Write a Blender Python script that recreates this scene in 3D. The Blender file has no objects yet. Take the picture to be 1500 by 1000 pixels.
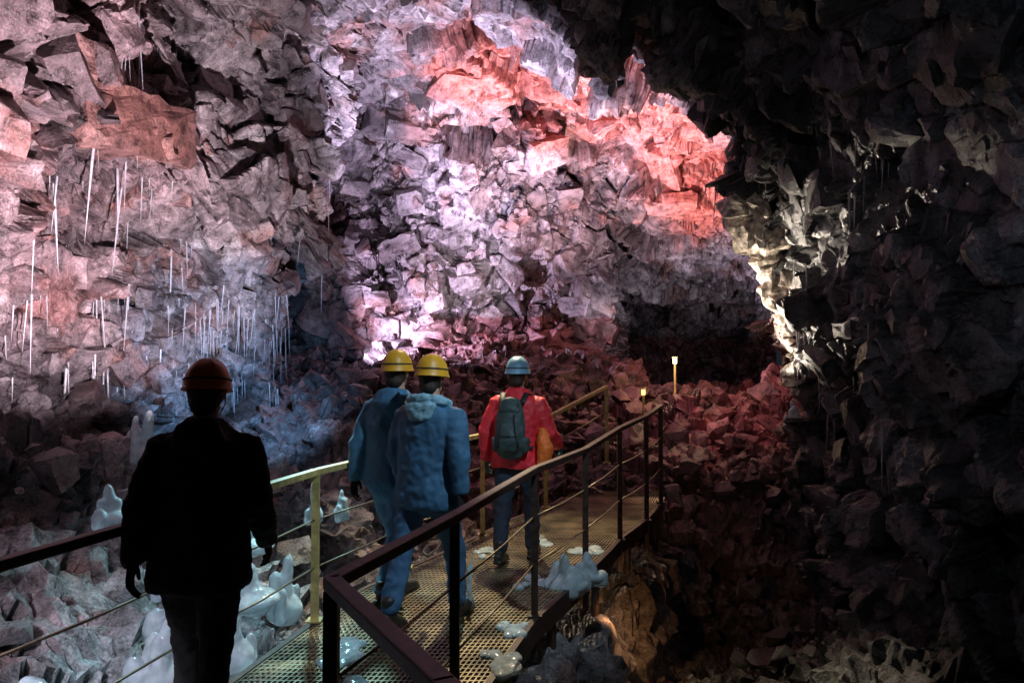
import bpy, bmesh, math, random
import numpy as np
from mathutils import Vector, Matrix
random.seed(7); rng=np.random.default_rng(7)
scene=bpy.context.scene
scene.view_settings.view_transform='Standard'
scene.view_settings.look='None'
scene.view_settings.exposure=0

# ---------------------------------------------------------------- noise
def hsh(ix,iy,iz,s):
    n=(ix*73856093)^(iy*19349663)^(iz*83492791)^(s*26544357)
    n&=0xffffffff
    n=((n^(n>>13))*1274126177)&0xffffffff
    n^=n>>16
    n=(n*1103515245+12345)&0xffffffff
    return n^(n>>15)
def vnoise(P,sc,seed=0):
    q=P*sc; b=np.floor(q); f=q-b; b=b.astype(np.int64); f=f*f*(3-2*f)
    out=np.zeros(len(P))
    for dx in (0,1):
        wx=f[:,0] if dx else 1-f[:,0]
        for dy in (0,1):
            wy=f[:,1] if dy else 1-f[:,1]
            for dz in (0,1):
                wz=f[:,2] if dz else 1-f[:,2]
                out+=wx*wy*wz*((hsh(b[:,0]+dx,b[:,1]+dy,b[:,2]+dz,seed)&0xffff)/65535.0)
    return out*2-1
def fbm(P,sc,oct=4,seed=0,gain=.5):
    o=0;a=1.0
    for i in range(oct):
        o=o+a*vnoise(P+17.3*i,np.asarray(sc)*(2.03**i),seed+i); a*=gain
    return o
def voro(P,sc,seed):
    q=P*np.asarray(sc); b=np.floor(q).astype(np.int64); n=len(P)
    f1=np.full(n,9e9); f2=np.full(n,9e9); wid=np.zeros(n,np.int64); D=np.zeros((n,3))
    fx=q-b
    for dx in (-1,0,1):
        for dy in (-1,0,1):
            for dz in (-1,0,1):
                h=hsh(b[:,0]+dx,b[:,1]+dy,b[:,2]+dz,seed)
                ax=dx+(h&1023)/1023.-fx[:,0]; ay=dy+((h>>10)&1023)/1023.-fx[:,1]; az=dz+((h>>20)&1023)/1023.-fx[:,2]
                d=ax*ax+ay*ay+az*az
                c=d<f1
                f2=np.where(c,f1,np.minimum(f2,d))
                f1=np.where(c,d,f1); wid=np.where(c,h,wid)
                D[c,0]=-ax[c];D[c,1]=-ay[c];D[c,2]=-az[c]
    r=[(hsh(wid,wid>>7,wid>>3,seed+k)&0xffff)/65535. for k in range(4)]
    return np.sqrt(f1),np.sqrt(f2),D,r
def blocks(P,sc,seed,tilt=.6,cr=.22):
    f1,f2,D,r=voro(P,sc,seed)
    h=(r[0]-.5)+tilt*((r[1]-.5)*D[:,0]+(r[2]-.5)*D[:,1]+(r[3]-.5)*D[:,2])*2
    e=np.clip(1-(f2-f1)/.10,0,1)
    return h-e*e*cr, r[1], e*e
def sstep(a,b,x):
    t=np.clip((x-a)/(b-a),0,1); return t*t*(3-2*t)

# ---------------------------------------------------------------- materials
def newmat(name):
    m=bpy.data.materials.new(name); m.use_nodes=True
    nt=m.node_tree; return m,nt,nt.nodes['Principled BSDF']
def rock_mat():
    m,nt,b=newmat('lava_rock'); N=nt.nodes; L=nt.links
    at=N.new('ShaderNodeAttribute'); at.attribute_name='Col'
    tc=N.new('ShaderNodeTexCoord')
    n1=N.new('ShaderNodeTexNoise'); n1.inputs['Scale'].default_value=7; n1.inputs['Detail'].default_value=8; n1.inputs['Roughness'].default_value=.72
    n2=N.new('ShaderNodeTexNoise'); n2.inputs['Scale'].default_value=50; n2.inputs['Detail'].default_value=4; n2.inputs['Roughness'].default_value=.7
    L.new(tc.outputs['Object'],n1.inputs['Vector']); L.new(tc.outputs['Object'],n2.inputs['Vector'])
    mr=N.new('ShaderNodeMapRange'); mr.inputs['From Min'].default_value=.34; mr.inputs['From Max'].default_value=.66; mr.inputs['To Min'].default_value=.2; mr.inputs['To Max'].default_value=1.6
    L.new(n1.outputs['Fac'],mr.inputs['Value'])
    mr2=N.new('ShaderNodeMapRange'); mr2.inputs['From Min'].default_value=.3; mr2.inputs['From Max'].default_value=.7; mr2.inputs['To Min'].default_value=.35; mr2.inputs['To Max'].default_value=1.55
    L.new(n2.outputs['Fac'],mr2.inputs['Value'])
    mu=N.new('ShaderNodeMath'); mu.operation='MULTIPLY'; L.new(mr.outputs[0],mu.inputs[0]); L.new(mr2.outputs[0],mu.inputs[1])
    vm=N.new('ShaderNodeVectorMath'); vm.operation='SCALE'
    L.new(at.outputs['Color'],vm.inputs[0]); L.new(mu.outputs[0],vm.inputs['Scale'])
    L.new(vm.outputs[0],b.inputs['Base Color'])
    rr=N.new('ShaderNodeMapRange'); rr.inputs['From Min'].default_value=.35; rr.inputs['From Max'].default_value=.65; rr.inputs['To Min'].default_value=.15; rr.inputs['To Max'].default_value=.55
    L.new(n1.outputs['Fac'],rr.inputs['Value']); L.new(rr.outputs[0],b.inputs['Roughness'])
    b.inputs['Specular IOR Level'].default_value=.7
    bp=N.new('ShaderNodeBump'); bp.inputs['Strength'].default_value=.75; bp.inputs['Distance'].default_value=.03
    L.new(n1.outputs['Fac'],bp.inputs['Height'])
    bp2=N.new('ShaderNodeBump'); bp2.inputs['Strength'].default_value=.85; bp2.inputs['Distance'].default_value=.018
    L.new(n2.outputs['Fac'],bp2.inputs['Height']); L.new(bp.outputs[0],bp2.inputs['Normal'])
    L.new(bp2.outputs[0],b.inputs['Normal'])
    return m
ROCK=rock_mat()
def simple(name,col,rough=.6,metal=0,nscale=20,var=.35,bump=.3,bd=.01,**kw):
    m,nt,b=newmat(name); N=nt.nodes;L=nt.links
    tc=N.new('ShaderNodeTexCoord'); n=N.new('ShaderNodeTexNoise'); n.inputs['Scale'].default_value=nscale; n.inputs['Detail'].default_value=6
    L.new(tc.outputs['Object'],n.inputs['Vector'])
    mr=N.new('ShaderNodeMapRange'); mr.inputs['From Min'].default_value=.3; mr.inputs['From Max'].default_value=.7; mr.inputs['To Min'].default_value=1-var; mr.inputs['To Max'].default_value=1+var
    L.new(n.outputs['Fac'],mr.inputs['Value'])
    vm=N.new('ShaderNodeVectorMath'); vm.operation='SCALE'; vm.inputs[0].default_value=col[:3]; L.new(mr.outputs[0],vm.inputs['Scale'])
    L.new(vm.outputs[0],b.inputs['Base Color'])
    b.inputs['Roughness'].default_value=rough; b.inputs['Metallic'].default_value=metal
    bp=N.new('ShaderNodeBump'); bp.inputs['Strength'].default_value=bump; bp.inputs['Distance'].default_value=bd
    L.new(n.outputs['Fac'],bp.inputs['Height']); L.new(bp.outputs[0],b.inputs['Normal'])
    for k,v in kw.items(): b.inputs[k.replace('_',' ')].default_value=v
    return m
ICE=simple('clear_ice',(.66,.80,.88),.10,0,14,.25,.6,.015)
ICE.node_tree.nodes['Principled BSDF'].inputs['Transmission Weight'].default_value=.5
ICE.node_tree.nodes['Principled BSDF'].inputs['IOR'].default_value=1.31
ICI=simple('icicle_ice',(.42,.41,.45),.2,0,14,.3,.6,.01)
RUST=simple('rusty_dark_steel',(.055,.032,.026),.5,.3,25,.6,.5,.004)
LIT_EDGE=simple('pale_lit_edge_rock',(.46,.40,.34),.35,.0,12,.8,1,.04)  # pale tone carries the warm light on the right wall's edge
YEL=simple('lamplit_yellow_steel',(.52,.43,.17),.5,.0,18,.35,.3,.003)  # yellow lamplight on the left rail is put into this colour
GALV=simple('wet_galvanised_steel',(.27,.22,.14),.38,.5,4,.75,.3,.003)
CABLE=simple('steel_cable',(.25,.2,.14),.4,.7,60,.3,.2,.001)

def obj(name,me,mat=None,parent=None):
    o=bpy.data.objects.new(name,me); scene.collection.objects.link(o)
    if mat: me.materials.append(mat)
    if parent: o.parent=parent
    return o
def empty(name,loc=(0,0,0),rz=0):
    e=bpy.data.objects.new(name,None); scene.collection.objects.link(e); e.location=loc; e.rotation_euler=(0,0,rz); e.empty_display_size=.2
    return e

# ---------------------------------------------------------------- grids
def grid_mesh(name,P,C,nu,nv):
    me=bpy.data.meshes.new(name)
    n=nu*nv; me.vertices.add(n); me.vertices.foreach_set('co',P.astype(np.float32).ravel())
    i=np.arange(nu-1)[:,None]*nv+np.arange(nv-1)[None,:]
    F=np.stack([i,i+nv,i+nv+1,i+1],-1).reshape(-1,4)
    nf=len(F); me.loops.add(nf*4); me.loops.foreach_set('vertex_index',F.astype(np.int32).ravel())
    me.polygons.add(nf); me.polygons.foreach_set('loop_start',(np.arange(nf)*4).astype(np.int32))
    me.update(calc_edges=True); me.validate()
    me.polygons.foreach_set('use_smooth',np.zeros(nf,bool))
    a=me.color_attributes.new('Col','FLOAT_COLOR','POINT')
    a.data.foreach_set('color',np.concatenate([C,np.ones((n,1))],1).astype(np.float32).ravel())
    return obj(name,me,ROCK)
def normals(P,nu,nv):
    G=P.reshape(nu,nv,3); du=np.gradient(G,axis=0); dv=np.gradient(G,axis=1)
    n=np.cross(du,dv); n/=np.linalg.norm(n,axis=2,keepdims=True)+1e-9
    return n.reshape(-1,3)
def boxblur(A,k):
    for ax in (0,1):
        pad=[(0,0)]*A.ndim; pad[ax]=(k+1,k)
        c=np.cumsum(np.pad(A,pad,mode='edge'),axis=ax)
        sl1=[slice(None)]*A.ndim; sl2=[slice(None)]*A.ndim
        sl1[ax]=slice(2*k+1,None); sl2[ax]=slice(0,-(2*k+1))
        A=(c[tuple(sl1)]-c[tuple(sl2)])/(2*k+1)
    return A
def segdist(P,A,B):
    A=np.array(A,float);B=np.array(B,float); d=B-A; t=np.clip(((P-A)@d)/(d@d),0,1)
    v=(P-A-t[:,None]*d)*np.array([1,.55,1]); return np.sqrt((v*v).sum(1))
def rockcolor(P,r1,r2,crack):
    a=fbm(P,.8,4,50); b=fbm(P,1.7,4,60); c=fbm(P,(4.5,4.5,.55),3,70)
    g=np.array([.17,.145,.155]); pale=np.array([.46,.40,.42]); brown=np.array([.27,.115,.09]); dark=np.array([.04,.034,.038])
    def mix(A,B,t): return A*(1-t[:,None])+B*t[:,None]
    C=mix(np.tile(g,(len(P),1)),pale,sstep(-.3,.85,a+.6*(r1-.5)))
    C=mix(C,brown,sstep(.2,.8,b+.8*(r2-.5))*.7)
    C=mix(C,dark,sstep(.15,.75,-a+.8*(r2-.5))*.8)
    C=mix(C,np.array([.62,.58,.60]),sstep(.35,.8,c)*.6*sstep(-.3,.4,fbm(P,.6,2,77)))
    x,y,z=P.T
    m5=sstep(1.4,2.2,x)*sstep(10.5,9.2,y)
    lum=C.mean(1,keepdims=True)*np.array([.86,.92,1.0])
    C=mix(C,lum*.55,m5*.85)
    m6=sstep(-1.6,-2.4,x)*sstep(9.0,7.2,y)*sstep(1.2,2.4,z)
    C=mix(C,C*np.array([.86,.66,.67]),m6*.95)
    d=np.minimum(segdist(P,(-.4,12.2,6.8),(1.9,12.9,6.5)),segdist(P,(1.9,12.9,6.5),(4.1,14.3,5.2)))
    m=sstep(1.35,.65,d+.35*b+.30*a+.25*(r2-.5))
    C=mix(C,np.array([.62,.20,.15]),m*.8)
    m2=np.exp(-(((y-7.1)/.8)**2+((z-4.1)/.45)**2))*(x<-2)
    C=mix(C,np.array([.34,.145,.115]),sstep(.4,.65,m2+.15*b)*.8)
    m3=np.exp(-(((x+2.0)/.8)**2+((y-4.6)/2.2)**2))*(z<.8)
    C=mix(C,np.array([.42,.58,.63]),sstep(.45,.85,m3+.5*b)*.6)
    m4=sstep(8.0,9.5,y)*(z<2.8)*sstep(-2.5,-1,x)
    C=mix(C,C*np.array([.85,.38,.36]),m4*.85)
    return C*(1-.75*crack[:,None])  # deep shadow between blocks painted as darker colour in the cracks
def displace(P,N,nu,nv,amp=1.0,aniso=(1,1,1.35),seed=0):
    an=np.array(aniso)
    W=np.stack([fbm(P,.9,3,80+seed),fbm(P,.9,3,90+seed),fbm(P,.9,3,95+seed)],1)*.09
    b1,r1,c1=blocks(P+W,.8*an,seed+1,.75)
    m=fbm(P,.35,3,seed+9)
    d1=amp*(.25*m+.50*b1)
    d1=boxblur(d1.reshape(nu,nv),1).ravel()
    A=P+N*d1[:,None]+np.stack([b1*0,b1*0,-.12*b1],1)*amp
    N2=normals(A,nu,nv); s=np.sign((N2*N).sum(1).mean()); N2=N2*s
    N2=boxblur(N2.reshape(nu,nv,3),4); N2/=np.linalg.norm(N2,axis=2,keepdims=True)+1e-9; N2=N2.reshape(-1,3)
    w2=.45+.55*sstep(-.5,.35,fbm(P,.75,2,seed+44))
    b2,r2,c2=blocks(A+W*.4,2.0*an*np.array([1,1,1.1]),seed+2,.95,.3)
    d2=amp*.30*b2*w2
    B=A+N2*d2[:,None]
    b3,r3,c3=blocks(B+W*.5,5.2*an,seed+3,.9)
    w3=sstep(-.5,.5,fbm(P,.9,2,seed+33))
    d3=amp*((.03+.09*w3)*b3)+.02*fbm(B,5,4,seed+12)
    Cc=B+N2*d3[:,None]
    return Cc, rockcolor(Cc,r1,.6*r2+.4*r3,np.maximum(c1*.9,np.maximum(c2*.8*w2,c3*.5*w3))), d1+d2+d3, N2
def catmull(pts,step):
    pts=[np.array(p,float) for p in pts]; out=[]
    pp=[2*pts[0]-pts[1]]+pts+[2*pts[-1]-pts[-2]]
    for i in range(1,len(pp)-2):
        for t in np.linspace(0,1,40,endpoint=False):
            a,b,c,d=pp[i-1:i+3]
            out.append(.5*((2*b)+(c-a)*t+(2*a-5*b+4*c-d)*t*t+(3*b-a-3*c+d)*t**3))
    out.append(pts[-1]); out=np.array(out)
    L=np.r_[0,np.cumsum(np.linalg.norm(np.diff(out,axis=0),axis=1))]
    s=np.linspace(0,L[-1],max(2,int(L[-1]/step)))
    return np.stack([np.interp(s,L,out[:,k]) for k in range(out.shape[1])],1)
def wall(name,plan,prof,step,seed,**kw):
    C=catmull(plan,step); R=catmull(prof,step)
    t=np.gradient(C,axis=0); t/=np.linalg.norm(t,axis=1,keepdims=True)
    k=max(3,int(.7/step)); ker=np.ones(k)/k
    ts=np.stack([np.convolve(np.pad(t[:,i],(k//2,k-1-k//2),'edge'),ker,'valid') for i in (0,1)],1)
    ts/=np.linalg.norm(ts,axis=1,keepdims=True)
    n=np.stack([ts[:,1],-ts[:,0]],1)
    nu,nv=len(C),len(R)
    XY=C[:,None,:]+n[:,None,:]*R[None,:,0,None]
    Z=np.broadcast_to(R[None,:,1],(nu,nv))
    P=np.concatenate([XY,Z[...,None]],2).reshape(-1,3)
    n3=-normals(P,nu,nv)
    nn=np.repeat(n,nv,0); s=np.sign(n3[:,0]*nn[:,0]+n3[:,1]*nn[:,1]-n3[:,2]*.5); s[s==0]=1
    if s.mean()<0: n3=-n3
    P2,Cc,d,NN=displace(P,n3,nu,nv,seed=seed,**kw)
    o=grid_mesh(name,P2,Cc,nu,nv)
    return NN.reshape(nu,nv,3),P2.reshape(nu,nv,3),d.reshape(nu,nv)
N1,P1,D1=wall('cave_wall',[(-4.7,-3),(-4.6,1),(-4.5,4),(-4.45,6.3),(-4.1,8.3),(-3.2,10.2),(-3.6,11.5),(-4.9,13),(-5.4,15.5)],
   [(-.3,-1.3),(0,.4),(-.2,1.5),(0,2.4),(.2,3.2),(.6,3.9),(.4,4.5),(.4,5.3),(.7,6.2),(1.5,7.0),(3,7.4)],.024,10)
NW2,P2,D2=wall('cave_wall',[(-6.2,14.2),(-4.2,15),(-1.5,15.3),(.3,15.3),(1.6,15.8),(2.3,17.2),(2.7,20),(4,25),(6.5,26.5),(9,25)],
   [(-.3,0),(0,1.3),(.1,2.5),(.25,3.6),(.35,4.6),(.8,5.8),(1.8,6.7),(3,7.2)],.031,30,amp=1.2,aniso=(.95,.95,.85))
N3,P3,D3=wall('cave_wall',[(9.5,25),(9,20),(7,14),(4.9,11.2),(3.55,9.4),(3.35,8),(3.3,6),(3.2,4),(3.2,1),(3.4,-3)],
   [(-.4,-1.8),(-.1,.3),(0,1.5),(.25,3),(.5,4.1),(.75,4.7),(1.5,5.5),(2.6,6.1),(4,6.6)],.026,50,amp=.95,aniso=(1,1,.9))
def xr(y): return np.interp(y,[-.1,.85,1.65,2.45,3.53,5.1,6.2,7.4,8.2,9.0,11],[.8,.3,-.15,-.59,-.27,.155,.61,1.07,1.48,1.8,2.6])
def xl(y): return np.interp(y,[-.5,1.3,2.45,3.7,4.33,5.05,5.74,7.0,8.2,9.0,9.8,12],[-1.0,-1.7,-1.88,-1.6,-1.48,-1.33,-1.17,-.6,0.,.5,1.,2.0])
def floor_z(x,y):
    w=np.interp(y,[0,7,9,10,12,13,15,20],[0,0,.08,.42,1.10,1.40,1.9,1.8])
    far=sstep(8.4,9.6,y)
    w=w-.75*far*sstep(1.9,2.8,x)*sstep(12.3,14.5,y)
    base=w-.5*(1-far)
    dl=xl(y)-.25-x; base=base+sstep(.2,2.2,dl)*np.interp(y,[0,4,6,7.5,9,11,14],[1.8,2.0,1.6,1.15,.75,.5,.2])
    dr=x-xr(y)
    base=base+(1-far)*(-.9*sstep(0,.5,dr)+1.0*sstep(1.1,2.8,dr))+far*.5*sstep(1.0,2.5,dr)*(y<12.5)
    return base
def heightsheet(name,x0,x1,y0,y1,step,fn,sign,seed,**kw):
    xs=np.arange(x0,x1,step); ys=np.arange(y0,y1,step); X,Y=np.meshgrid(xs,ys,indexing='ij')
    P=np.stack([X,Y,fn(X,Y)],-1).reshape(-1,3); nu,nv=len(xs),len(ys)
    n=normals(P,nu,nv)*sign
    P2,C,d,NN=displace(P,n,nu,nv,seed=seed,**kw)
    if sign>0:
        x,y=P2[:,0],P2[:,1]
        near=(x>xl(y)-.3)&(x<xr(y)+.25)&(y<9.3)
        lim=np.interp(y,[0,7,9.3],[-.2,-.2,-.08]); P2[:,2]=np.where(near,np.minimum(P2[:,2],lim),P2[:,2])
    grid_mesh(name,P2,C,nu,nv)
    return NN.reshape(nu,nv,3),P2.reshape(nu,nv,3)
def ceil_z(x,y):
    z=7.0-.12*np.abs(x)-2.3*sstep(1.25,2.9,x)*sstep(11,8.2,y)*1.0
    z=z-sstep(1.8,3.2,x)*sstep(12.5,18.0,y)*2.75
    z=z-sstep(13.5,15.5,y)*.5*(x<2)
    z=z-.5*sstep(-1.5,-3.5,x)*(y<10)
    return z
NC,PC=heightsheet('cave_ceiling',-6,9.5,-3,21,.034,ceil_z,-1,70,amp=1.0,aniso=(.75,1.35,1))
NF,PF=heightsheet('cave_floor',-5.6,9.5,-3,22,.033,floor_z,1,90,amp=.75,aniso=(1.4,1.4,1.4))

# rubble
def hull(bm,c,s,npt,flat=.9):
    ax=Vector((random.uniform(.6,1.3),random.uniform(.6,1.3),random.uniform(.45,flat)))
    rot=Matrix.Rotation(random.uniform(0,6.28),3,'Z')@Matrix.Rotation(random.uniform(-.8,.8),3,'X')
    vs=[]
    for i in range(npt):
        v=Vector((random.gauss(0,1),random.gauss(0,1),random.gauss(0,1))).normalized()*random.uniform(.85,1.0)
        v=Vector((v[i2]*ax[i2] for i2 in range(3)))*s
        v=rot@v
        vs.append(bm.verts.new((c[0]+v.x,c[1]+v.y,c[2]+v.z)))
    r=bmesh.ops.convex_hull(bm,input=vs)
    bmesh.ops.delete(bm,geom=[g for g in r['geom_interior'] if isinstance(g,bmesh.types.BMVert)],context='VERTS')
def boxblock(bm,c,dims,rot,jit=.42):
    vs=[]
    for sx in (-1,1):
        for sy in (-1,1):
            for sz in (-1,1):
                p=[sx,sy,sz]
                if random.random()<.5:
                    for k in range(3):
                        q=list(p); q[k]*=random.uniform(.3,.8); vs.append(q)
                else: vs.append([v*random.uniform(1-jit,1.05) for v in p])
    bv=[]
    for q in vs:
        v=rot@Vector((q[0]*dims[0],q[1]*dims[1],q[2]*dims[2])); bv.append(bm.verts.new((c[0]+v.x,c[1]+v.y,c[2]+v.z)))
    r=bmesh.ops.convex_hull(bm,input=bv)
    bmesh.ops.delete(bm,geom=[g for g in r['geom_interior'] if isinstance(g,bmesh.types.BMVert)],context='VERTS')
def rubble_finish(bm,name,mat=None,rough=.025,cuts=2,tint=None,k=.8):
    bmesh.ops.triangulate(bm,faces=bm.faces)
    bmesh.ops.subdivide_edges(bm,edges=bm.edges,cuts=cuts,use_grid_fill=True)
    me=bpy.data.meshes.new(name); bm.to_mesh(me); bm.free()
    for p in me.polygons: p.use_smooth=False
    co=np.zeros(len(me.vertices)*3); me.vertices.foreach_get('co',co); co=co.reshape(-1,3)
    off=np.stack([fbm(co,5,3,201),fbm(co,5,3,211),fbm(co,5,3,221)],1)*rough
    me.vertices.foreach_set('co',(co+off).ravel())
    r1=fbm(co,2.2,2,5)*.5+.5; r2=fbm(co,2.7,2,6)*.5+.5
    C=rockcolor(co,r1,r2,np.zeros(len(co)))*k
    if tint is not None: C=C*.3+np.array(tint)*.7
    a=me.color_attributes.new('Col','FLOAT_COLOR','POINT'); a.data.foreach_set('color',np.concatenate([C,np.ones((len(co),1))],1).astype(np.float32).ravel())
    return obj(name,me,mat or ROCK)
def rubble(n,region,smin,smax,name):
    bm=bmesh.new()
    for k in range(n):
        x,y=region(); z=float(floor_z(np.array(x),np.array(y)))
        s=smin*(smax/smin)**(random.random()**2.0)
        hull(bm,(x,y,z+s*.25),s,random.choice((9,12,15)))
    return rubble_finish(bm,name)
def reg_far():
    while True:
        x,y=random.uniform(-3.5,4.5),random.uniform(9.2,15)
        if not(xl(y)<x<xr(y) and y<10.4) and not (x>2 and y>13): return x,y
def reg_left():
    y=random.uniform(1.5,11); return xl(y)-.4-random.random()*2.4,y
def reg_right():
    y=random.uniform(3.0,11); return xr(y)+.6+random.random()*2.0,y
rubble(640,reg_far,.05,.33,'rock_rubble')
rubble(280,reg_left,.04,.22,'rock_rubble')
rubble(190,reg_right,.05,.24,'rock_rubble')
def keyed(name,P,N,cond,n,smin,smax,flat=(.5,.9),cuts=3,spin=1.5,k=1.0):
    X,Y,Z=P[...,0],P[...,1],P[...,2]
    idx=np.argwhere(cond(X,Y,Z)); bm=bmesh.new()
    if len(idx)==0: return
    for i in rng.choice(len(idx),n):
        p=P[tuple(idx[i])]; nn=Vector(N[tuple(idx[i])]).normalized()
        s=smin*(smax/smin)**(random.random()**1.5)
        q=nn.to_track_quat('Z','Y').to_matrix()@Matrix.Rotation(random.uniform(-spin,spin),3,'Z')@Matrix.Rotation(random.uniform(-.4,.4),3,'X')@Matrix.Rotation(random.uniform(-.4,.4),3,'Y')
        dims=(s*random.uniform(.7,1.6),s*random.uniform(.45,1.0),s*random.uniform(*flat))
        c=Vector(p)+nn*(dims[2]*random.uniform(-.6,.0))
        boxblock(bm,c,dims,q)
    rubble_finish(bm,name,None,.03,cuts,k=k)
keyed('fractured_rock_blocks',P1,N1,lambda X,Y,Z:(Z>1.2)&(Z<6.3)&(Y>3.5)&(Y<10.8),460,.07,.27,k=.92)
keyed('fractured_rock_blocks',P2,NW2,lambda X,Y,Z:(Z>1.6)&(Z<6.6)&(Y<17)&(X>-4.5),330,.09,.38,spin=.6)
keyed('fractured_rock_blocks',P3,N3,lambda X,Y,Z:(Z>-.5)&(Z<5.6)&(Y>2.5)&(Y<10.0),330,.06,.22,k=.8)
keyed('fractured_rock_blocks',PC,NC,lambda X,Y,Z:(Y>8.5)&(Y<16)&(X>-4)&(X<4.6),380,.10,.46,(.22,.5))
bm=bmesh.new()
boxblock(bm,(-3.9,7.1,4.05),(.80,.46,.32),Matrix.Rotation(math.radians(80),3,'Z')@Matrix.Rotation(math.radians(-8),3,'Y'),.12)
boxblock(bm,(-3.95,8.3,3.75),(.3,.3,.22),Matrix.Rotation(1.8,3,'Z'),.15)
boxblock(bm,(-4.0,6.2,4.35),(.3,.3,.2),Matrix.Rotation(1.1,3,'Z'),.2)
rubble_finish(bm,'red_brown_rock_ledge',None,.04,7,tint=(.27,.115,.095),k=1)

def near_edge(z):
    m=(np.abs(P3[...,2]-z)<.06)&(P3[...,1]>8.3)&(P3[...,1]<9.6)
    pts=P3[m]; r=pts[:,0]/pts[:,1]; return pts[np.argmin(r)]
bm=bmesh.new()
ed=np.array([near_edge(z) for z in np.linspace(3.7,1.3,20)])
for k in range(3): ed[1:-1]=(ed[:-2]+ed[1:-1]+ed[2:])/3
for i,p in enumerate(ed):
    t=i/19; w=(.17*(1-t)+.08)*random.uniform(.75,1.25)
    hull(bm,(p[0]+.04,p[1]-.04,p[2]),w*1.25,14,1.6)
    if i%3==0: hull(bm,(p[0]+.2,p[1]-.1,p[2]-.05),w*1.2,12,1.5)
rubble_finish(bm,'lit_edge_rocks',LIT_EDGE,.05,3)  # rocks added along the wall edge to draw its lit strip

# ---------------------------------------------------------------- icicles
def icicle(bm,p,L,r,up=False):
    k=6; rings=[]
    lx,ly=random.uniform(-.03,.03)*L,random.uniform(-.03,.03)*L
    for t in (0,.15,.4,.7,.93):
        rr=r*(1-t)**.75*random.uniform(.8,1.2); z=p[2]-L*t
        rings.append([bm.verts.new((p[0]+lx*t*3+rr*math.cos(a*6.283/k),p[1]+ly*t+rr*math.sin(a*6.283/k),z)) for a in range(k)])
    tip=bm.verts.new((p[0]+lx*3,p[1]+ly,p[2]-L))
    for a,b in zip(rings[:-1],rings[1:]):
        for i in range(k): bm.faces.new((a[i],a[(i+1)%k],b[(i+1)%k],b[i]))
    for i in range(k): bm.faces.new((rings[-1][i],rings[-1][(i+1)%k],tip))
def hang(name,P,D,nmax,cond,lmin,lmax,th=.12,dmin=.06):
    st=5; diff=np.zeros_like(D); diff[:,st:]=D[:,st:]-D[:,:-st]
    X,Y,Z=P[...,0],P[...,1],P[...,2]
    nz=fbm(P.reshape(-1,3),(1.1,1.1,.6),2,123).reshape(D.shape)
    m=(diff>dmin)&(nz>th)&cond(X,Y,Z)
    idx=np.argwhere(m)
    me=bpy.data.meshes.new(name); bm=bmesh.new()
    if len(idx):
        for i in rng.choice(len(idx),min(nmax,len(idx)),replace=False):
            p=P[tuple(idx[i])]
            L=random.uniform(lmin,lmax)*random.random()**.8+.04
            icicle(bm,(p[0],p[1],p[2]+.03),L,.004+.010*min(1,L)*random.uniform(.6,1.3))
    bm.to_mesh(me); bm.free()
    for pl in me.polygons: pl.use_smooth=True
    obj(name,me,ICI)
hang('icicles',P1,D1,330,lambda X,Y,Z:(Z>1.5)&(Z<5.2)&(Y>4),.2,1.1)
hang('icicles',P1,D1,150,lambda X,Y,Z:(Z>1.3)&(Z<2.7)&(Y>8.6)&(Y<10.9),.3,.95,-9,.03)
hang('icicles',P2,D2,40,lambda X,Y,Z:(Z>2)&(Z<6)&(Y<17),.1,.4)
hang('icicles',P3,D3,200,lambda X,Y,Z:(Z>.8)&(Z<4.0)&(Y<10)&(Y>6),.1,.8,0)

# ---------------------------------------------------------------- lofting
def loft(bm,path,radii,k=16,ref=(1,0,0),cap=True,square=False):
    path=[Vector(p) for p in path]; n=len(path); rings=[]
    ref=Vector(ref)
    if cap:
        d0=(path[0]-path[1]).normalized(); d1=(path[-1]-path[-2]).normalized()
        r0=radii[0] if isinstance(radii[0],(tuple,list)) else (radii[0],)*2
        r1=radii[-1] if isinstance(radii[-1],(tuple,list)) else (radii[-1],)*2
        path=[path[0]+d0*min(r0)*.5]+path+[path[-1]+d1*min(r1)*.5]
        radii=[(r0[0]*.6,r0[1]*.6)]+list(radii)+[(r1[0]*.6,r1[1]*.6)]; n+=2
    for i,p in enumerate(path):
        a=path[max(i-1,0)]; b=path[min(i+1,n-1)]; d=(b-a).normalized()
        s=ref-d*ref.dot(d)
        if s.length<1e-3: s=Vector((0,1,0))-d*d.y
        s.normalize(); u=d.cross(s)
        r=radii[i]; r=r if isinstance(r,(tuple,list)) else (r,r)
        ring=[]
        for j in range(k):
            an=2*math.pi*(j+(.5 if square else 0))/k; c,sn=math.cos(an),math.sin(an)
            if square: c,sn=c*1.414,sn*1.414
            ring.append(bm.verts.new(p+s*c*r[0]+u*sn*r[1]))
        rings.append(ring)
    for a,b in zip(rings[:-1],rings[1:]):
        for j in range(k): bm.faces.new((a[j],a[(j+1)%k],b[(j+1)%k],b[j]))
    bm.faces.new(rings[0][::-1]); bm.faces.new(rings[-1])
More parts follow.
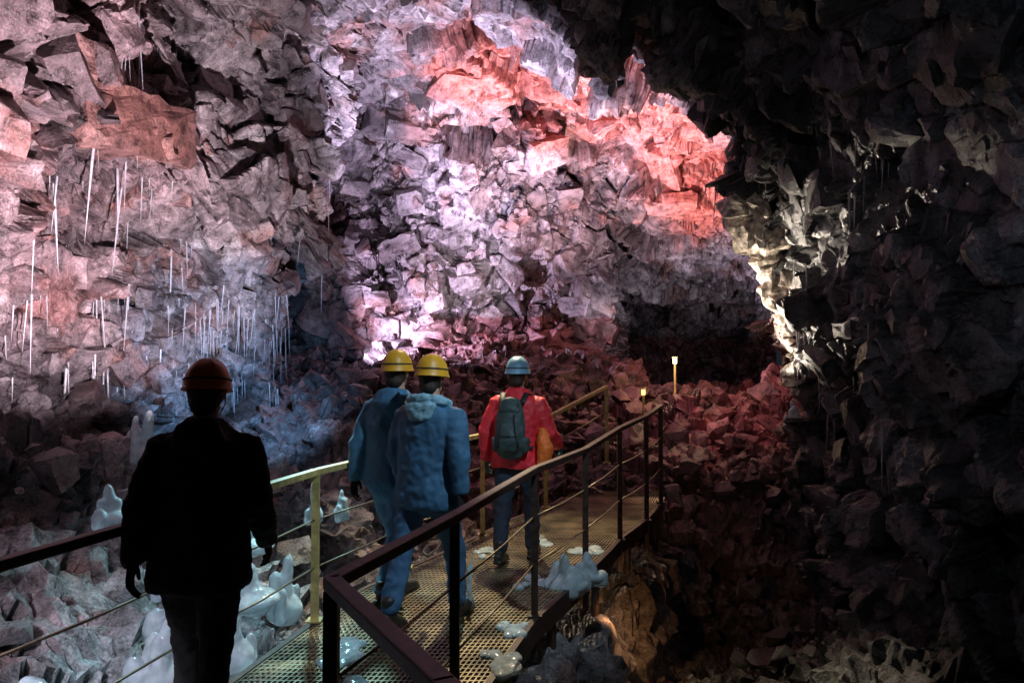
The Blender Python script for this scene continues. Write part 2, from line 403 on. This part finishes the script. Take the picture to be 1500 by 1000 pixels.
def finish(bm,name,mat,parent=None,smooth=True,vox=None,sm=4,disp=0,dscale=.12,disp2=0,dscale2=.05):
    bmesh.ops.recalc_face_normals(bm,faces=bm.faces)
    me=bpy.data.meshes.new(name); bm.to_mesh(me); bm.free()
    for p in me.polygons: p.use_smooth=smooth
    o=obj(name,me,mat,parent)
    if vox:
        r=o.modifiers.new('r','REMESH'); r.mode='VOXEL'; r.voxel_size=vox; r.use_smooth_shade=True
        s=o.modifiers.new('s','SMOOTH'); s.factor=.6; s.iterations=sm
        for dd,ds in ((disp,dscale),(disp2,dscale2)):
            if dd:
                t=bpy.data.textures.new(name+'_folds','CLOUDS'); t.noise_scale=ds; t.noise_depth=2
                d=o.modifiers.new('d','DISPLACE'); d.texture=t; d.strength=dd; d.mid_level=.5
    return o
def ball(bm,c,r,seg=20):
    M=Matrix.Translation(c)@Matrix.Diagonal((r[0],r[1],r[2],1))
    bmesh.ops.create_uvsphere(bm,u_segments=seg,v_segments=seg//2+2,radius=1,matrix=M)

# ---------------------------------------------------------------- railings & deck
def railing(name,pts,hts,mat,cables=(.36,.68),skip=()):
    e=empty(name)
    bm=bmesh.new()
    tops=[Vector((p[0],p[1],p[2]+h)) for p,h in zip(pts,hts)]
    for a,b in zip(tops[:-1],tops[1:]):
        d=(b-a).normalized()
        loft(bm,[a-d*.012,b+d*.012],[(.028,.022)]*2,k=4,ref=(d.y,-d.x,0),square=True,cap=False)
    o=finish(bm,'top_rail',mat,e,False); bv=o.modifiers.new('b','BEVEL'); bv.width=.006; bv.segments=2
    bm=bmesh.new()
    for i,(p,t) in enumerate(zip(pts,tops)):
        if i in skip: continue
        loft(bm,[(p[0],p[1],p[2]-.3),(t.x,t.y,t.z-.024)],[.023]*2,k=4,square=True,cap=False)
        loft(bm,[(p[0],p[1],p[2]+.004),(p[0],p[1],p[2]+.016)],[.05]*2,k=4,square=True,cap=False)
    o=finish(bm,'posts',mat,e,False)
    bm=bmesh.new()
    for c in cables:
        for i in range(len(pts)-1):
            a=Vector(pts[i])+Vector((0,0,hts[i]*c)); b=Vector(pts[i+1])+Vector((0,0,hts[i+1]*c))
            m=(a+b)/2-Vector((0,0,.012))
            loft(bm,[a,m,b],[.0065]*3,k=6,cap=False)
    finish(bm,'cables',CABLE,e)
    return e
railing('steel_railing',[(.8,-.1,0),(.3,.85,0),(-.15,1.65,0),(-.59,2.45,0),(-.27,3.53,0),(.155,5.15,0),(.61,6.2,0),(1.07,7.4,0),(1.48,8.2,.03),(1.8,9.0,.08)],
   [1,1,1,1,1,1,1.02,1.1,1.14,1.16],RUST)
railing('steel_railing',[(-1.0,-.5,0),(-1.7,1.3,0),(-1.88,2.45,0),(-1.6,3.72,0)],[1]*4,RUST,skip=(3,))
railing('steel_railing',[(-1.59,3.76,0),(-1.33,5.05,0),(-.9,6.4,0),(-.3,7.6,0),(.4,8.8,.06),(1.3,10.2,.4)],[1,1,1,1.02,1.05,1.05],YEL)  # same left rail further on, its lamplit yellow in the material

bm=bmesh.new(); e=empty('metal_walkway')
ys=np.arange(-.4,9.4,.2)
def dz(y): return float(np.interp(y,[0,7,9,9.6],[0,0,.08,.2]))
def dp(y,f):
    a,b=float(xl(y)),float(xr(y)); return (a+.03+(b-a-.06)*f,y,dz(y))
for k in range(44):
    f=k/43
    p=[dp(y,f) for y in ys]
    for a,b in zip(p[:-1],p[1:]):
        loft(bm,[(a[0],a[1],a[2]-.018),(b[0],b[1],b[2]-.018)],[(.0045,.016)]*2,k=4,square=True,cap=False)
for y in np.arange(-.4,9.4,.055):
    a,b=dp(y,0),dp(y,1)
    loft(bm,[(a[0],a[1],a[2]-.008),(b[0],b[1],b[2]-.008)],[(.006,.006)]*2,k=4,ref=(0,1,0),square=True,cap=False)
finish(bm,'grating',GALV,e,False)
bm=bmesh.new()
for f in (-.02,1.02):
    p=[dp(y,f) for y in ys]
    for a,b in zip(p[:-1],p[1:]):
        loft(bm,[(a[0],a[1],a[2]-.07),(b[0],b[1],b[2]-.07)],[(.02,.075)]*2,k=4,square=True,cap=False)
for y in np.arange(0,9.2,1.1):
    a,b=dp(y,0),dp(y,1)
    loft(bm,[(a[0],a[1],a[2]-.1),(b[0],b[1],b[2]-.1)],[(.03,.05)]*2,k=4,ref=(0,1,0),square=True,cap=False)
    for q in (a,b): loft(bm,[(q[0],q[1],q[2]-.1),(q[0],q[1],q[2]-1.6)],[.035]*2,k=8,cap=False)
finish(bm,'frame',RUST,e,False)
bm=bmesh.new()
pts=[(-.62,2.25,.02),(-.66,2.3,.10),(-.64,2.36,.16),(-.56,2.38,.19),(-.5,2.36,.19)]
loft(bm,[(-.6,2.15,.02)]+pts,[.009]*6,k=8); finish(bm,'yellow_hose',simple('yellow_rubber',(.8,.5,.03),.4,0,30,.1,.1,.002),None,True)

# ---------------------------------------------------------------- ice
def ice_mound(loc,h,r,n=6,flat=.3):
    bm=bmesh.new()
    for i in range(n):
        a=random.uniform(0,6.28); q=random.uniform(0,r*.9) if i else 0; hh=h*(1-q/r*.6)*random.uniform(.5,1) if i else h
        w=r*random.uniform(.3,.5)
        x,y=q*math.cos(a),q*math.sin(a); lx,ly=random.uniform(-.1,.1)*hh,random.uniform(-.1,.1)*hh
        loft(bm,[(x,y,-.05),(x,y,hh*.25),(x+lx*.4,y+ly*.4,hh*.6),(x+lx*.8,y+ly*.8,hh*.9),(x+lx,y+ly,hh)],[w,w*.95,w*.8,w*.6,w*.3],k=12)
    ball(bm,(0,0,0),(r,r*.85,h*flat))
    o=finish(bm,'ice_stalagmite',ICE,None,True,vox=max(.010,r*.05),sm=4,disp=.02,dscale=.10); o.location=loc
    return o
for l,h,r in [((.42,5.9,.0),.24,.19),((.62,6.12,0),.2,.14),((-1.62,6.1,.5),.28,.08),((-1.42,6.2,.5),.2,.07),((-2.95,6.0,1.0),.36,.12),((-3.12,6.15,1.05),.26,.10),
   ((-.18,3.25,.0),.3,.07),((-.05,3.35,0),.18,.06),((-.30,5.3,0),.42,.035),((-1.85,5.2,.1),.25,.24),((-2.1,5.9,.3),.25,.22),((-1.7,5.6,-.1),.4,.14),((-2.3,5.1,.2),.28,.14),
   ((-2.7,5.0,.7),.22,.12),((-2.0,4.3,-.05),.32,.18),((-1.75,4.7,-.1),.38,.14),((-2.15,4.75,.1),.25,.16),((3.5,9.2,1.0),.3,.12),((-2.25,3.5,.1),.15,.25),((-2.5,3.1,.1),.2,.15)]:
    ice_mound(l,h,r)
def crust(x,y,r):
    bm=bmesh.new()
    for i in range(10):
        a=random.uniform(0,6.28); q=r*random.random()**.6
        s=r*random.uniform(.25,.55); ball(bm,(x+q*math.cos(a),y+1.5*q*math.sin(a),0.0),(s,s*1.4,.016+.012*random.random()),14)
    return finish(bm,'ice_patch',ICE,None,True,vox=.009,sm=2,disp=.012,dscale=.06)
for (x,y,r) in [(-1.2,3.45,.2),(-.85,3.95,.12),(-.1,4.3,.14),(-1.0,4.5,.14),(.3,7.4,.14),(-1.45,3.0,.18),(.7,7.0,.14),(-.2,6.9,.12),(.02,4.9,.1),(.15,5.9,.16)]: crust(x,y,r)

# ---------------------------------------------------------------- people
SKIN=simple('skin',(.5,.3,.22),.5,0,30,.1,.1,.002); HAIR=simple('hair',(.04,.025,.018),.6,0,80,.4,.6,.006)
BOOT=simple('boot_leather',(.03,.026,.024),.5,0,30,.3,.3,.004); STRAP=simple('webbing_strap',(.02,.02,.022),.6,0,60,.2,.2,.001)
def person(name,loc,heading,H,jm,pm,hm,gm,feet,arms,lean=0,bulk=1.0,hem=.80,hat_tilt=0,collar=None,turn=0,seed=1,fold=.035,hood=False):
    random.seed(seed)
    s=H/1.75; e=empty(name,loc,heading); e.scale=(s,s,s)
    def ly(z): return lean*max(0,z-.85)
    bm=bmesh.new(); B=bulk
    secs=[(hem,.200,.15),(hem+.03,.21,.158),(.98,.196,.148),(1.10,.186,.143),(1.22,.20,.148),(1.33,.212,.145),(1.40,.19,.13),(1.45,.13,.105),(1.52,.078,.08)]
    loft(bm,[(0,ly(z),z) for z,_,_ in secs],[(a*B,b*B) for _,a,b in secs],k=28,cap=False)
    if hood:
        loft(bm,[(0,ly(1.38)-.13,1.35),(0,ly(1.44)-.135,1.42),(0,ly(1.5)-.10,1.50)],[(.08,.03),(.12,.055),(.10,.05)],k=16)
    hands=[]
    for sx,(el,wr) in zip((-1,1),arms):
        sh=Vector((sx*.185,ly(1.4),1.38)); el=Vector(el); wr=Vector(wr)
        el=el+Vector((0,ly(1.13),0)); wr=wr+Vector((0,ly(.95),0))
        loft(bm,[sh+Vector((-sx*.07,0,.02)),sh,sh.lerp(el,.5),el,el.lerp(wr,.5),wr],[.06*B,.080*B,.074*B,.066*B,.058*B,.047*B],k=16)
        hands.append((sx,el,wr))
    finish(bm,'jacket',jm,e,True,vox=.011,sm=4,disp=fold,dscale=.16,disp2=.018,dscale2=.05)
    bm=bmesh.new()
    loft(bm,[(0,0,.78),(0,0,.88),(0,0,1.0)],[(.15,.11),(.165,.12),(.16,.12)],k=20)
    for sx,(fy,fz,kb) in zip((-1,1),feet):
        hip=Vector((sx*.088,0,.88)); an=Vector((sx*.10,fy,.10+fz)); kn=hip.lerp(an,.52)+Vector((sx*.01,kb,.0))
        loft(bm,[hip,hip.lerp(kn,.5),kn,kn.lerp(an,.45),an],[.105,.092,.073,.068,.062],k=16)
    finish(bm,'trousers',pm,e,True,vox=.011,sm=3,disp=.03,dscale=.1,disp2=.015,dscale2=.04)
    bm=bmesh.new()
    for sx,(fy,fz,kb) in zip((-1,1),feet):
        x=sx*.10; t=fz*1.2
        loft(bm,[(x,fy-.075,.045+fz),(x,fy-.02,.055+fz),(x,fy+.07,.05+fz-t*.3),(x,fy+.15,.04+fz-t*.6),(x,fy+.19,.035+fz-t*.8)],[(.036,.04),(.042,.05),(.045,.045),(.047,.035),(.035,.025)],k=14)
        loft(bm,[(x,fy,.05+fz),(x,fy-.005,.17+fz)],[.045,.05],k=14)
        loft(bm,[(x,fy-.095,.012+fz),(x,fy+.06,.012+fz-t*.25),(x,fy+.205,.014+max(fz-t*.8,-.0))],[(.042,.013),(.045,.013),(.045,.013)],k=10)
    finish(bm,'boots',BOOT,e,True,vox=.009,sm=2)
    hy=ly(1.55)+.01
    he=bpy.data.objects.new('head_pivot',None); scene.collection.objects.link(he); he.parent=e; he.location=(0,hy,1.5); he.rotation_euler=(hat_tilt,0,turn)
    bm=bmesh.new()
    loft(bm,[(0,-.01,-.06),(0,0,.06)],[.062,.056],k=16)
    ball(bm,(0,0,.145),(.076,.094,.105)); ball(bm,(0,.035,.075),(.055,.06,.055))
    ball(bm,(0,.098,.115),(.013,.022,.022)); ball(bm,(0,.085,.135),(.010,.018,.03))
    for sx in (-1,1):
        ball(bm,(sx*.078,-.005,.13),(.012,.02,.033)); ball(bm,(sx*.035,.075,.105),(.022,.018,.02))
    ball(bm,(0,.088,.075),(.026,.012,.006)); ball(bm,(0,.086,.062),(.022,.012,.007)); ball(bm,(0,.08,.152),(.05,.016,.008))
    finish(bm,'head',SKIN,he,True,vox=.006,sm=2)
    bm=bmesh.new()
    for sx in (-1,1): ball(bm,(sx*.031,.086,.138),(.011,.008,.007),12)
    finish(bm,'eyes',STRAP,he)
    bm=bmesh.new(); ball(bm,(0,-.014,.15),(.083,.094,.108)); ball(bm,(0,-.045,.08),(.066,.055,.06))
    finish(bm,'hair',HAIR,he,True,vox=.008,sm=2,disp=.012,dscale=.02)
    bm=bmesh.new(); seg=32
    prof=[(0,.135),(.3,.131),(.55,.117),(.78,.09),(.93,.055),(1.0,.015),(1.03,-.005),(1.09,-.018),(1.08,-.024),(.97,-.01),(.9,.03),(.5,.1),(0,.12)]
    rings=[]
    for i,(r,z) in enumerate(prof):
        ring=[]
        for j in range(seg):
            a=j*2*math.pi/seg; c,sn=math.cos(a),math.sin(a)
            ridge=.008*max(0,math.cos(a*6))**4*(1 if 0<i<5 else 0)
            br=1+(.12*max(0,sn)**3 if i in(7,8) else 0)
            ring.append(bm.verts.new((.108*r*c*br,.13*r*sn*br,.165+z*1.0+ridge)))
        rings.append(ring)
    for a,b in zip(rings[:-1],rings[1:]):
        for j in range(seg): bm.faces.new((a[j],a[(j+1)%seg],b[(j+1)%seg],b[j]))
    bmesh.ops.remove_doubles(bm,verts=bm.verts,dist=1e-5)
    o=finish(bm,'helmet',hm,he,True); su=o.modifiers.new('s','SUBSURF'); su.levels=1; su.render_levels=1
    bm=bmesh.new()
    bmesh.ops.create_cone(bm,segments=32,radius1=.1,radius2=.1,depth=.009,cap_ends=False,matrix=Matrix.Translation((0,0,.196))@Matrix.Diagonal((1.095,1.31,1,1)))
    loft(bm,[(0,.125,.205),(0,.155,.20)],[.024,.02],k=12)
    finish(bm,'headlamp_strap',STRAP,he,True)
    bm=bmesh.new()
    for sx in (-1,1): loft(bm,[(sx*.09,-.01,.16),(sx*.082,.01,.08),(sx*.04,.06,.02)],[(.003,.008)]*3,k=6)
    finish(bm,'chin_strap',STRAP,he,True)
    for sx,el,wr in hands:
        d=(wr-el).normalized(); bm=bmesh.new()
        side=Vector((1,0,0))-d*d.x; side.normalize(); fwd=d.cross(side)
        if fwd.y<0: fwd=-fwd
        pe=wr+d*.09
        loft(bm,[wr-d*.03,wr+d*.01,wr+d*.05,pe],[(.024,.03),(.018,.033),(.017,.041),(.014,.04)],k=12,ref=side)
        for q,L in zip((-.03,-.01,.01,.03),(.062,.075,.08,.07)):
            a=pe+fwd*q-d*.01; b=a+d*L*.5-side*sx*.006; c=b+d*L*.33-side*sx*.02; t=c+d*L*.15-side*sx*.02
            loft(bm,[a,b,c,t],[.0105,.0095,.0088,.0075],k=8)
        a=wr+d*.02+fwd*.028; b=a+d*.03+fwd*.025-side*sx*.01; c=b+d*.035+fwd*.006-side*sx*.01
        loft(bm,[a,b,c],[.014,.012,.009],k=8)
        finish(bm,'glove',gm,e,True,vox=.005,sm=1)
    if collar:
        bm=bmesh.new()
        pts=[(.125*math.cos(a),ly(1.5)-.01+.11*math.sin(a),1.475+(-.03*math.sin(a))) for a in np.linspace(0,6.283,20)]
        loft(bm,pts,[.034]*20,k=12,ref=(0,0,1))
        loft(bm,[(0,ly(1.42)-.12,1.46),(0,ly(1.4)-.145,1.37)],[(.125,.035),(.085,.03)],k=14)
        finish(bm,'hood_fur_trim',collar,e,True,vox=.008,sm=2,disp=.02,dscale=.04,disp2=.01,dscale2=.012)
    return e
def cloth(n,c,r=.8,**k): return simple(n,c,r,0,6,.22,.35,.02,**k)
BLACK=cloth('black_coat_fabric',(.008,.008,.009),.95); BLACKP=cloth('black_trouser_fabric',(.008,.008,.009),.95)
BLUE=cloth('blue_down_fabric',(.04,.14,.26),.75); BLUE2=cloth('blue_jacket_fabric',(.04,.125,.235),.75); JEAN=cloth('denim',(.07,.19,.34)); JEAN2=cloth('dark_denim',(.055,.14,.27))
RED=cloth('red_shell_fabric',(.80,.03,.05),.55); NAVY=cloth('navy_trouser_fabric',(.022,.032,.055))
FUR=cloth('pale_fur',(.22,.40,.50)); TEAL=cloth('teal_glove_fabric',(.03,.16,.18)); 
def plastic(n,c): return simple(n,c,.45,0,6,.25,.08,.003)
HY=plastic('yellow_helmet_plastic',(.68,.33,.02)); HO=plastic('orange_helmet_plastic',(.70,.15,.02)); HB=plastic('light_blue_helmet_plastic',(.25,.50,.70))
arm_dn=lambda sx,f=.0,o=.0:((sx*(.245+o),-.03+f*.3,1.13),(sx*(.26+o),.04+f,.90))
R=math.radians
pD=person('person',(-1.40,3.35,0),R(8),1.70,BLACK,BLACKP,HO,BLACK,[(.26,0,.06),(-.24,.06,.03)],[arm_dn(-1,-.14,.0),arm_dn(1,.16,.0)],lean=.08,bulk=1.10,hem=.74,hat_tilt=-.12,seed=3,hood=True)
pA=person('person',(-.86,5.35,0),R(-24),1.79,BLUE,JEAN,HY,BLACK,[(.28,0,.06),(-.26,.07,.04)],[arm_dn(-1,-.12,.0),arm_dn(1,.14)],lean=.06,bulk=1.08,hem=.84,seed=4,hood=True,turn=.15)
pB=person('person',(-.57,4.95,0),R(-22),1.75,BLUE2,JEAN2,HY,BLACK,[(-.30,.08,.03),(.28,0,.07)],[arm_dn(-1,.12),arm_dn(1,-.1,.02)],lean=.07,bulk=1.10,hem=.78,collar=FUR,hat_tilt=-.08,seed=5)
pR=person('person',(.04,6.6,0),R(-14),1.76,RED,NAVY,HB,TEAL,[(-.2,.04,.03),(.2,.0,.04)],[arm_dn(-1,.0,.03),((.29,.02,1.12),(.33,.22,1.0))],lean=.05,bulk=1.10,hem=.82,seed=6)
PACK=cloth('dark_grey_pack_fabric',(.045,.075,.08),.6); ORG=cloth('orange_fabric',(.90,.18,.03),.6)
bm=bmesh.new()
loft(bm,[(0,-.20,.95),(0,-.215,1.02),(0,-.225,1.15),(0,-.215,1.3),(0,-.19,1.42)],[(.11,.065),(.13,.085),(.135,.09),(.12,.08),(.08,.05)],k=20)
loft(bm,[(0,-.29,1.0),(0,-.305,1.08),(0,-.295,1.2)],[(.085,.03),(.1,.045),(.085,.03)],k=16)
loft(bm,[(0,-.26,1.33),(0,-.25,1.42)],[(.1,.04),(.075,.05)],k=16)
for sx in(-1,1): loft(bm,[(sx*.13,-.21,.99),(sx*.14,-.21,1.09)],[(.03,.05),(.03,.05)],k=12)
finish(bm,'backpack',PACK,pR,True,vox=.009,sm=3,disp=.02,dscale=.06)
bm=bmesh.new()
for sx in(-1,1):
    loft(bm,[(sx*.09,-.17,1.40),(sx*.105,-.06,1.475),(sx*.12,.06,1.45),(sx*.13,.16,1.33),(sx*.14,.17,1.2),(sx*.16,.06,1.08),(sx*.15,-.12,1.0)],[(.028,.008)]*7,k=8)
    loft(bm,[(sx*.09,-.318,1.02),(sx*.07,-.335,1.15),(sx*.05,-.30,1.3)],[(.008,.004)]*3,k=6)
loft(bm,[(-.07,-.335,1.12),(0,-.352,1.12),(.07,-.335,1.12)],[(.004,.008)]*3,k=6)
finish(bm,'backpack_straps',STRAP,pR,True)
bm=bmesh.new(); loft(bm,[(.25,-.08,1.16),(.28,-.12,1.0),(.265,-.12,.84)],[(.045,.05),(.075,.075),(.05,.06)],k=14)
finish(bm,'orange_bag',ORG,pR,True,vox=.01,sm=3,disp=.03,dscale=.06)

# ---------------------------------------------------------------- lamps
EM,nt,b=newmat('lamp_glow'); b.inputs['Emission Color'].default_value=(1,.75,.35,1); b.inputs['Emission Strength'].default_value=14; b.inputs['Base Color'].default_value=(1,.8,.5,1)
EM2,nt,b=newmat('dim_lamp_glow'); b.inputs['Emission Color'].default_value=(1,.62,.2,1); b.inputs['Emission Strength'].default_value=2.5; b.inputs['Base Color'].default_value=(1,.8,.5,1)
def path_lamp(loc,h,em):
    e=empty('path_lamp',loc)
    bm=bmesh.new(); loft(bm,[(0,0,-.6),(0,0,h-.1)],[.018]*2,k=10); loft(bm,[(0,0,h+.0),(0,0,h+.02)],[.05,.03],k=12,cap=False); finish(bm,'post',YEL,e,False)
    bm=bmesh.new(); loft(bm,[(0,0,h-.09),(0,0,h-.01)],[.03,.03],k=12,cap=False); finish(bm,'bulb',em,e)
path_lamp((2.62,11.9,1.35),.52,EM)
path_lamp((1.95,11.0,.95),.45,EM2)
def lamp(name,kind,loc,tgt,col,pw,ang=60,rad=.06,blend=.6):
    l=bpy.data.lights.new(name,kind); l.color=col; l.energy=pw; l.shadow_soft_size=rad
    o=bpy.data.objects.new(name,l); scene.collection.objects.link(o); o.location=loc
    if kind=='SPOT':
        l.spot_size=math.radians(ang); l.spot_blend=blend
        o.rotation_euler=(Vector(tgt)-Vector(loc)).to_track_quat('-Z','Y').to_euler()
    return o
F='unseen_cave_light'  # unseen sources without fixtures; a few are only added fill
lamp(F,'SPOT',(-1.9,4.6,1.45),(-4.0,6.8,4.1),(1,.83,.92),1700,94,.04,.5)
lamp(F,'SPOT',(-.9,9.2,1.9),(-.3,12.2,6.8),(.80,.70,1),3200,85,.04)
lamp(F,'SPOT',(-3.0,12.9,2.1),(.2,15.0,4.2),(.87,.68,1),1300,120,.04)
lamp(F,'SPOT',(1.2,11.0,2.0),(2.0,13.3,6.2),(1,.58,.60),3300,88,.04)
lamp(F,'SPOT',(-.5,12.9,3.0),(-1.2,15,3.6),(1,.86,.94),200,70,.04)
lamp(F,'SPOT',(2.6,13.4,2.3),(3.5,16.5,3.9),(.95,.85,1),320,100,.04)
lamp(F,'SPOT',(2.2,10.9,1.9),(3.15,9.25,2.4),(1,.86,.70),900,46,.03,.4)
lamp(F,'SPOT',(1.8,9.5,1.3),(2.95,8.9,2.35),(1,.86,.68),330,62,.03,.5)
lamp(F,'SPOT',(2.2,10.2,2.6),(3.0,11.6,1.4),(1,.35,.42),120,80,.04)
lamp(F,'SPOT',(-1.7,6.9,1.6),(-3.3,9.0,1.7),(.24,.56,1),400,66)
lamp('path_lamp_light','POINT',(2.55,11.75,2.05),None,(1,.75,.4),30)
lamp(F,'SPOT',(-.3,8.6,4.6),(.1,6.4,0),(1,.86,.55),1100,58)
lamp(F,'SPOT',(.9,3.6,3.6),(-.5,5.6,.9),(.65,.86,1),240,52)  # added fill aimed at the blue and red walkers
lamp(F,'SPOT',(-1.7,6.6,2.2),(-1.8,5.2,0),(.45,.92,1),270,75)
lamp(F,'POINT',(-1.25,4.3,-.2),None,(.7,.95,1),8,rad=.04)  # added under the deck to brighten the ground seen through the grating
lamp(F,'SPOT',(.9,6.3,-.25),(1.2,7.4,-1.0),(1,.5,.18),16,90,.03)  # orange light added under the deck to warm the rock below
lamp(F,'SPOT',(-2.2,2.1,1.3),(-2.5,3.1,0),(.95,.86,1),190,85)
lamp(F,'SPOT',(-2.2,2.4,2.6),(-3.4,5.2,.9),(.85,.66,.78),65,85)
lamp(F,'SPOT',(.8,1.2,2.6),(3.2,5.5,3.2),(.74,.84,1),34,88)  # faint fill added near the camera to lift the right wall
W=bpy.data.worlds.new('World'); scene.world=W; W.use_nodes=True
bg=W.node_tree.nodes['Background']; bg.inputs[0].default_value=(.5,.6,.85,1); bg.inputs[1].default_value=.022

cam=bpy.data.cameras.new('camera'); co=bpy.data.objects.new('camera',cam); scene.collection.objects.link(co)
cam.lens=26; cam.sensor_width=36; cam.clip_end=200; cam.clip_start=.05
co.location=(0,0,1.7); co.rotation_euler=(math.radians(92.1),0,0); scene.camera=co
